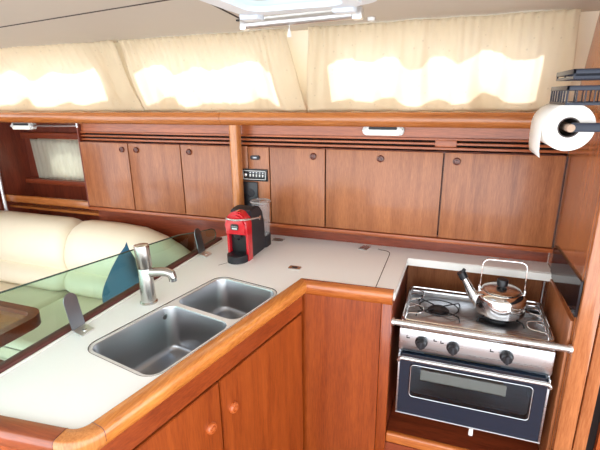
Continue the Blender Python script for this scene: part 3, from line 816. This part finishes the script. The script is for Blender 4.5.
# ------------------------------------------------------------------ cooker
X0, X1, YF, YB = -.140, .370, 1.474, 1.78
t = thing('cooker', 'stainless gimballed marine cooker with dark blue oven door', 'cooker', (.115, 1.64, .33))
bm = BM()
add_box(bm, X0, X0+.012, YF, YB, .384, .742); add_box(bm, X1-.012, X1, YF, YB, .384, .742)
add_box(bm, X0, X1, YB-.012, YB, .384, .742); add_box(bm, X0, X1, YF, YB, .384, .396); add_box(bm, X0, X1, YF+.02, YB, .648, .66)
obj('casing', bm, 'steel', t)
bm = BM(); add_box(bm, X0-.002, X1+.002, YF-.012, YF+.01, .662, .752, .005); cp = obj('control_panel', bm, 'steel', t)
for x, z in ((-.060, .708), (.050, .708), (.226, .708)):
    bm = BM(); add_lathe(bm, [(.0225, 0), (.0225, -.006), (.0175, -.010), (.0165, -.026), (.014, -.029)], (x, YF-.0125, z), 'Y', 24)
    k = obj('control_knob', bm, 'black', t)
    bm = BM(); add_box(bm, x-.0045, x+.0045, YF-.047, YF-.040, z-.015, z+.015, .002); obj('grip', bm, 'black_m', k)
# burner symbols
for x, z in ((-.108, .716), (-.012, .720), (.012, .716), (.178, .716)):
    bm = BM(); add_box(bm, x-.006, x+.006, YF-.0128, YF-.0118, z-.002, z+.002); add_box(bm, x-.006, x-.003, YF-.0128, YF-.0118, z-.002, z+.010)
    obj('panel_symbol', bm, 'black', cp)
# oven door
dt = BM()
plate = rrect(X0+.004, X1-.004, .396, .655, .012, 4); hole = rrect(-.088, .318, .478, .612, .014, 5)
fs = plate_with_holes(dt, plate, [hole], 0)
r = bmesh.ops.extrude_face_region(dt, geom=list(dt.faces))
ext = {v for v in r['geom'] if isinstance(v, bmesh.types.BMVert)}
for v in dt.verts: v.co = Vector((v.co.x, YF-.004 if v in ext else YF-.026, v.co.y))
od = obj('oven_door', dt, 'oven_door', t, 30)
bm = BM(); prism_y(bm, rrect(-.094, .324, .472, .618, .014, 5), YF-.0275, YF-.0262); obj('window', bm, 'oven_glass', od)
bm = BM(); add_tube(bm, [(a, YF-.0278, b) for a, b in rrect(-.090, .320, .476, .614, .014, 5)], .0012, 6, closed=True); obj('window_outline', bm, 'alu', od)
bm = BM()
for x in (X0+.002, X1-.009): add_box(bm, x, x+.007, YF-.029, YF-.004, .396, .655, .002)
add_box(bm, X0+.002, X1-.002, YF-.029, YF-.004, .390, .3955, .002); obj('door_trim', bm, 'steel', od)
bm = BM(); add_tube(bm, arc_pts([(X0+.004, YF-.02, .622), (X0+.004, YF-.046, .636), (X0+.012, YF-.050, .651), (X1-.012, YF-.050, .651), (X1-.004, YF-.046, .636), (X1-.004, YF-.02, .622)], .02, 6), .0070, 14); obj('handle', bm, 'rail_w', od)
bm = BM(); add_box(bm, -.128, .358, YF+.004, YB-.014, .396, .404); add_box(bm, -.128, .358, YB-.03, YB-.014, .404, .645); obj('oven_cavity', bm, 'steel', t)
bm = BM(); add_box(bm, -.055, .245, YF+.012, YF+.24, .525, .529); add_box(bm, -.055, .245, YF+.012, YF+.018, .525, .572); add_box(bm, -.055, .245, YF+.234, YF+.24, .525, .572); obj('reflection_bar', bm, 'reflect_cream', t)  # made-up tray-shaped piece standing in for a pale reflection in the oven glass
bm = BM(); add_box(bm, .134, .150, YF-.022, YF-.008, .352, .390, .003); obj('latch', bm, 'white', t)
# hob tray
bm = BM()
add_box(bm, X0, X1, YF, YB, .742, .747, .001); add_box(bm, X0, X1, YB-.006, YB, .747, .772, .002)
add_box(bm, X0, X0+.005, YF, YB, .747, .758, .001); add_box(bm, X1-.005, X1, YF, YB, .747, .758, .001)
obj('hob', bm, 'steel', t)
for bx, by, br in ((-.012, 1.650, .036), (.212, 1.676, .044)):
    bm = BM(); add_lathe(bm, [(br+.006, 0), (br+.006, .004), (br-.004, .006), (br-.004, .009), (br, .010), (br-.006, .0135), (.004, .014)], (bx, by, .7472)); obj('burner', bm, 'black', t)
    bm = BM()
    for k in range(4):
        a = PI/4+k*PI/2; c, s = math.cos(a), math.sin(a)
        add_tube(bm, arc_pts([(bx+c*.115, by+s*.095, .7475), (bx+c*.108, by+s*.088, .763), (bx+c*.026, by+s*.026, .763), (bx+c*.026, by+s*.026, .756)], .008, 4), .0028, 8)
    add_tube(bm, [(bx+.075*math.cos(2*PI*k/28), by+.066*math.sin(2*PI*k/28), .763) for k in range(28)], .0024, 6, closed=True)
    obj('pan_support', bm, 'black', t)
# wire fiddle rails
def loop(z, r=.0032):
    bm = BM(); add_tube(bm, [(a, b, z) for a, b in rrect(X0+.004, X1-.004, YF-.002, YB-.004, .025, 6)], r, 8, closed=True); return bm
for z in (.766, ZR): obj('fiddle_rail', loop(z, .0036 if z > .77 else .0026), 'chrome', t)
for x in [X0+.004, X1-.004]:
    for y in [1.50+.045*k for k in range(7)]:
        bm = BM(); add_tube(bm, [(x, y, .747), (x, y, ZR)], .002, 6); obj('fiddle_post', bm, 'chrome', t)
for x in [-.07, .04, .19, .30]:
    for y in (YF-.002, YB-.004):
        bm = BM(); add_tube(bm, [(x, y, .747), (x, y, ZR)], .002, 6); obj('fiddle_post', bm, 'chrome', t)
# pot clamps: crossing wires at both sides of the hob
for sx, x in ((1, X0+.02), (-1, X1-.02)):
    bm = BM()
    add_tube(bm, arc_pts([(x, 1.53, (ZR-.001)), (x+sx*.055, 1.545, (ZR-.001)), (x+sx*.055, 1.60, (ZR-.001)), (x, 1.615, (ZR-.001))], .02), .002, 6)
    add_tube(bm, arc_pts([(x, 1.66, (ZR-.001)), (x+sx*.045, 1.675, (ZR-.001)), (x+sx*.045, 1.74, (ZR-.001)), (x, 1.755, (ZR-.001))], .02), .002, 6)
    add_tube(bm, [(x-sx*.012, 1.49, .780), (x-sx*.012, 1.78, .780)], .002, 6)
    for k in range(4):
        add_tube(bm, arc_pts([(x-sx*.010, 1.52+.06*k, .748), (x-sx*.006, 1.53+.06*k, ZR-.004), (x+sx*.022, 1.545+.06*k, ZR-.004), (x+sx*.022, 1.555+.06*k, .765)], .008, 4), .0018, 6)
    obj('pot_clamp', bm, 'chrome', t)
for x in (X0-.012, X1+.0015):
    bm = BM(); add_lathe(bm, [(.016, 0), (.016, .006), (.008, .008), (.008, .010)], (x, 1.635, .69), 'X', 18); obj('gimbal_pivot', bm, 'chrome', t)

# ------------------------------------------------------------------ kettle
kx, ky, kz = .211, 1.686, .7655
t = thing('kettle', 'polished steel kettle with black lid knob on the hob', 'kettle', (kx, ky, kz))
bm = BM(); add_lathe(bm, [(.070, 0), (.092, .002), (.097, .008), (.098, .020), (.0975, .066), (.095, .078), (.089, .087), (.080, .0945), (.072, .0985)], (kx, ky, kz), seg=44); obj('body', bm, 'chrome', t, 28)
bm = BM(); add_lathe(bm, [(.073, .100), (.0745, .103), (.070, .106), (.050, .110), (.028, .112), (.010, .113)], (kx, ky, kz), seg=40); li = obj('lid', bm, 'chrome_s', t, 50)
bm = BM(); add_lathe(bm, [(.012, .112), (.014, .117), (.021, .120), (.022, .142), (.019, .147), (.008, .148)], (kx, ky, kz), seg=24); obj('lid_knob', bm, 'black', li)
bm = BM(); add_tube(bm, [(kx-.080, ky-.004, kz+.030), (kx-.105, ky-.005, kz+.060), (kx-.135, ky-.006, kz+.112), (kx-.152, ky-.006, kz+.140)], [.026, .021, .0155, .0145], 18); spt = obj('spout', bm, 'chrome', t, 60)
bm = BM(); add_tube(bm, [(kx-.149, ky-.006, kz+.134), (kx-.164, ky-.0065, kz+.160)], .0175, 18); add_tube(bm, [(kx-.160, ky-.006, kz+.158), (kx-.150, ky-.006, kz+.174)], .007, 10); obj('spout_cap', bm, 'black', spt)
hd = arc_pts([(kx-.084, ky, kz+.088), (kx-.082, ky, kz+.228), (kx+.082, ky, kz+.228), (kx+.084, ky, kz+.088)], .030, 7)
bm = BM()
# flat strip handle
rings = []
for i, p in enumerate(hd):
    a = hd[max(i-1, 0)]; b = hd[min(i+1, len(hd)-1)]; d = (b-a).normalized(); nrm = Vector((-d.z, 0, d.x))
    rings.append([bm.verts.new(p+nrm*q+Vector((0, yy, 0))) for q, yy in ((-.0016, -.006), (.0016, -.006), (.0016, .006), (-.0016, .006))])
for a, b in zip(rings, rings[1:]):
    for k in range(4): bm.faces.new((a[k], a[(k+1) % 4], b[(k+1) % 4], b[k]))
bm.faces.new(rings[0][::-1]); bm.faces.new(rings[-1])
obj('handle', bm, 'chrome', t)
for sx in (-1, 1):
    bm = BM(); add_box(bm, kx+sx*.086-.004, kx+sx*.086+.004, ky-.010, ky+.010, kz+.080, kz+.108, .002); obj('handle_ear', bm, 'chrome', t)

for o in [t]+list(t.children):
    if o is t: o.scale = (.93, .93, .93)

# ------------------------------------------------------------------ rack and paper roll
t = thing('wall_rack', 'navy plastic two-tier rack on the bulkhead above the paper roll', 'rack', (.36, 1.32, 1.53))
def tray(x0, x1, y0, y1, z0, z1, n, m):
    bm = BM()
    for b in ((x0, x1, y0, y0+.006), (x0, x1, y1-.006, y1), (x0, x0+.006, y0, y1), (x1-.006, x1, y0, y1)):
        add_box(bm, b[0], b[1], b[2], b[3], z1-.011, z1, .001)
    tr = obj('tray_rim', bm, 'navy', t)
    bm = BM()
    for b in ((x0+.002, x1-.002, y0+.001, y0+.005), (x0+.002, x1-.002, y1-.005, y1-.001), (x0+.001, x0+.005, y0, y1), (x1-.005, x1-.001, y0, y1)):
        add_box(bm, b[0], b[1], b[2], b[3], z0, z0+.006)
    for k in range(9): add_box(bm, x0+.002, x1-.002, y0+.02+k*(y1-y0-.04)/8, y0+.024+k*(y1-y0-.04)/8, z0, z0+.004)
    for k in range(n):
        x = x0+.004+(x1-x0-.008)*k/(n-1)
        add_box(bm, x-.0012, x+.0012, y0+.001, y0+.005, z0+.004, z1-.009); add_box(bm, x-.0015, x+.0015, y1-.005, y1-.001, z0+.004, z1-.009)
    for k in range(m):
        y = y0+.004+(y1-y0-.008)*k/(m-1)
        add_box(bm, x0+.001, x0+.005, y-.0015, y+.0015, z0+.004, z1-.009); add_box(bm, x1-.005, x1-.001, y-.0015, y+.0015, z0+.004, z1-.009)
    obj('tray_bars', bm, 'navy', tr)
tray(.234, .50, 1.215, 1.418, 1.552, 1.597, 15, 7)
tray(.242, .50, 1.215, 1.418, 1.612, 1.634, 4, 3)
bm = BM(); add_box(bm, .418, .50, 1.400, 1.4195, 1.48, 1.66, .002); obj('mounting_plate', bm, 'navy', t)
for y in (1.24, 1.40):
    bm = BM(); add_box(bm, .36, .372, y, y+.008, 1.595, 1.615); obj('tier_post', bm, 'navy', t)
RX, RZ = .262, 1.497
bm = BM(); add_box(bm, RX-.002, .46, 1.245, 1.257, RZ-.009, RZ+.013, .004); add_box(bm, .446, .46, 1.245, 1.402, RZ-.009, RZ+.013, .003); obj('holder_arm', bm, 'navy', t)
bm = BM(); add_tube(bm, [(RX, 1.252, RZ), (RX, 1.462, RZ)], .010, 14); add_lathe(bm, [(.009, -.006), (.0105, 0), (.008, .004)], (RX, 1.250, RZ), 'Y', 18); obj('spindle', bm, 'card', t, label='pale spindle end carrying the roll')
t = thing('paper_roll', 'white paper roll with a hanging sheet on the rack arm', 'paper roll', (RX, 1.365, RZ-.06))
bm = BM()
prof = [(.0255, 1.270), (.0580, 1.270), (.0592, 1.274), (.0592, 1.456), (.0580, 1.460), (.0255, 1.460)]
seg = 48; rings = []
for r, y in prof: rings.append([bm.verts.new((RX+r*math.cos(2*PI*k/seg), y, RZ+r*math.sin(2*PI*k/seg))) for k in range(seg)])
for i in range(len(prof)):
    a, b = rings[i], rings[(i+1) % len(prof)]
    for k in range(seg): bm.faces.new((a[k], a[(k+1) % seg], b[(k+1) % seg], b[k]))
obj('roll', bm, 'paper', t)
bm = BM(); rings = []
for r, y in ((.0225, 1.2695), (.0253, 1.2695), (.0253, 1.4605), (.0225, 1.4605)): rings.append([bm.verts.new((RX+r*math.cos(2*PI*k/seg), y, RZ+r*math.sin(2*PI*k/seg))) for k in range(seg)])
for i in range(4):
    a, b = rings[i], rings[(i+1) % 4]
    for k in range(seg): bm.faces.new((a[k], a[(k+1) % seg], b[(k+1) % seg], b[k]))
obj('core', bm, 'core', t)
bm = BM(); g = []
ptsS = [(RX+.0602*math.cos(a), RZ+.0602*math.sin(a)) for a in [PI*.5+PI*.5*k/10 for k in range(11)]]+[(RX-.0605, RZ-.03), (RX-.0595, RZ-.06), (RX-.056, RZ-.078)]
for x, z in ptsS: g.append([bm.verts.new((x, y, z)) for y in (1.272, 1.365, 1.458)])
for a, b in zip(g, g[1:]):
    for k in range(2): bm.faces.new((a[k], a[k+1], b[k+1], b[k]))
o = obj('hanging_sheet', bm, 'paper', t, 180); sm = o.modifiers.new('paper_thickness', 'SOLIDIFY'); sm.thickness = .0008

# ------------------------------------------------------------------ saloon seen past the screen
t = thing('settee', 'cream leather settee beyond the clear screen at left', 'settee', (-2.0, 1.5, 0))
bm = BM(); add_box(bm, -2.74, -1.13, 1.12, 1.895, 0, .39); obj('base', bm, 'mahog_x', t)
def cushion(name, b, bev):
    bm = BM(); add_box(bm, *b); bmesh.ops.subdivide_edges(bm, edges=list(bm.edges), cuts=3, use_grid_fill=True)
    bmesh.ops.bevel(bm, geom=[e for e in bm.edges if len(e.link_faces) == 2 and e.calc_face_angle(0) > 1], offset=bev, segments=5, profile=.5, affect='EDGES')
    return obj(name, bm, 'leather', t, 60)
cushion('seat_cushion', (-2.74, -2.012, 1.17, 1.72, .39, .53), .04)
cushion('seat_cushion', (-2.008, -1.13, 1.17, 1.72, .39, .53), .04)
for x0, x1 in ((-2.74, -2.012), (-2.008, -1.27)):
    bm = BM()
    pr = [(1.892, .84), (1.882, .885), (1.85, .91), (1.79, .92), (1.73, .905), (1.685, .87), (1.655, .81), (1.64, .74), (1.648, .685), (1.672, .655), (1.640, .642), (1.615, .615), (1.605, .57), (1.63, .535), (1.892, .533)]
    n = len(pr); xs = [x0]+[x0+(x1-x0)*q for q in (.01, .03, .07, .15, .35, .6, .78, .88, .94, .975, .99)]+[x1]
    rr = []
    for x in xs:
        e = min(x-x0, (x1-x)*(1 if x1 < -2 else .16)); k = 1-(.16 if x1 < -2 or x < -1.9 else .42)*max(0, 1-e/.07)**2.2
        cyc, czc = 1.80, .60
        rr.append([bm.verts.new((x, cyc+(y-cyc)*k, czc+(z-czc)*k)) for y, z in pr])
    for a, b in zip(rr, rr[1:]):
        for k in range(n): bm.faces.new((a[k], a[(k+1) % n], b[(k+1) % n], b[k]))
    bm.faces.new(rr[0][::-1]); bm.faces.new(rr[-1]); obj('back_cushion', bm, 'leather', t, 70)
# teal cushion leaning on the screen side
t2 = BM(); g = {}
NQ = 14
def pil(u, v, s):
    k = (1-abs(u)**2.6)*(1-abs(v)**2.6); pinch = 1-.10*(1-abs(u))*abs(v)**3-.10*(1-abs(v))*abs(u)**3
    return Vector((u*.17*pinch, s*.06*max(0, k)**.6, v*.17*pinch))
ROT = Matrix.Rotation(math.radians(-28), 4, 'Z') @ Matrix.Rotation(math.radians(-20), 4, 'X') @ Matrix.Rotation(math.radians(22), 4, 'Y')
for s in (-1, 1):
    for i in range(NQ+1):
        for j in range(NQ+1):
            u, v = -1+2*i/NQ, -1+2*j/NQ
            if s == 1 and (i in (0, NQ) or j in (0, NQ)): g[s, i, j] = g[-1, i, j]; continue
            g[s, i, j] = t2.verts.new(Vector((-1.40, 1.44, .715))+ROT @ pil(u, v, s))
    for i in range(NQ):
        for j in range(NQ): t2.faces.new((g[s, i, j], g[s, i+1, j], g[s, i+1, j+1], g[s, i, j+1]))
tag(obj('throw_cushion', t2, 'teal', None, 70), 'teal cushion on the settee behind the clear screen', 'cushion')
# table
t = thing('saloon_table', 'wooden saloon table with raised rim at the left edge behind the screen', 'table', (-2.0, .8, 0))
bm = BM(); prism_z(bm, rrect(-2.5, -1.39, .42, 1.03, .06), .79, .81); obj('table_top', bm, 'bulk', t)
bm = BM(); slab_with_holes(bm, rrect(-2.51, -1.38, .41, 1.04, .07), [rrect(-2.475, -1.415, .445, 1.005, .04)], .785, .828); obj('rim', bm, 'mahog_x', t)
bm = BM(); add_tube(bm, [(-1.95, .72, .0), (-1.95, .72, .79)], .04, 20); obj('pedestal', bm, 'alu', t)
bm = BM(); add_lathe(bm, [(.13, 0), (.13, .012), (.05, .03)], (-1.95, .72, 0)); obj('foot', bm, 'alu', t)

# ------------------------------------------------------------------ light
w = bpy.data.worlds.new('daylight'); S.world = w; w.use_nodes = True
bg = w.node_tree.nodes['Background']; bg.inputs[0].default_value = (.90, .955, 1.0, 1); bg.inputs[1].default_value = 2.0
sd = bpy.data.lights.new('sun', 'SUN'); sd.energy = 7; sd.angle = .009; sd.color = (1, .98, .94)
so = bpy.data.objects.new('sun', sd); COL.objects.link(so)
so.rotation_euler = Vector((-.06, -.57, -.82)).to_track_quat('-Z', 'Y').to_euler()

S.view_settings.view_transform = 'Standard'; S.view_settings.look = 'None'
S.view_settings.exposure = 1.04; S.view_settings.gamma = 1; S.view_settings.use_curve_mapping = False
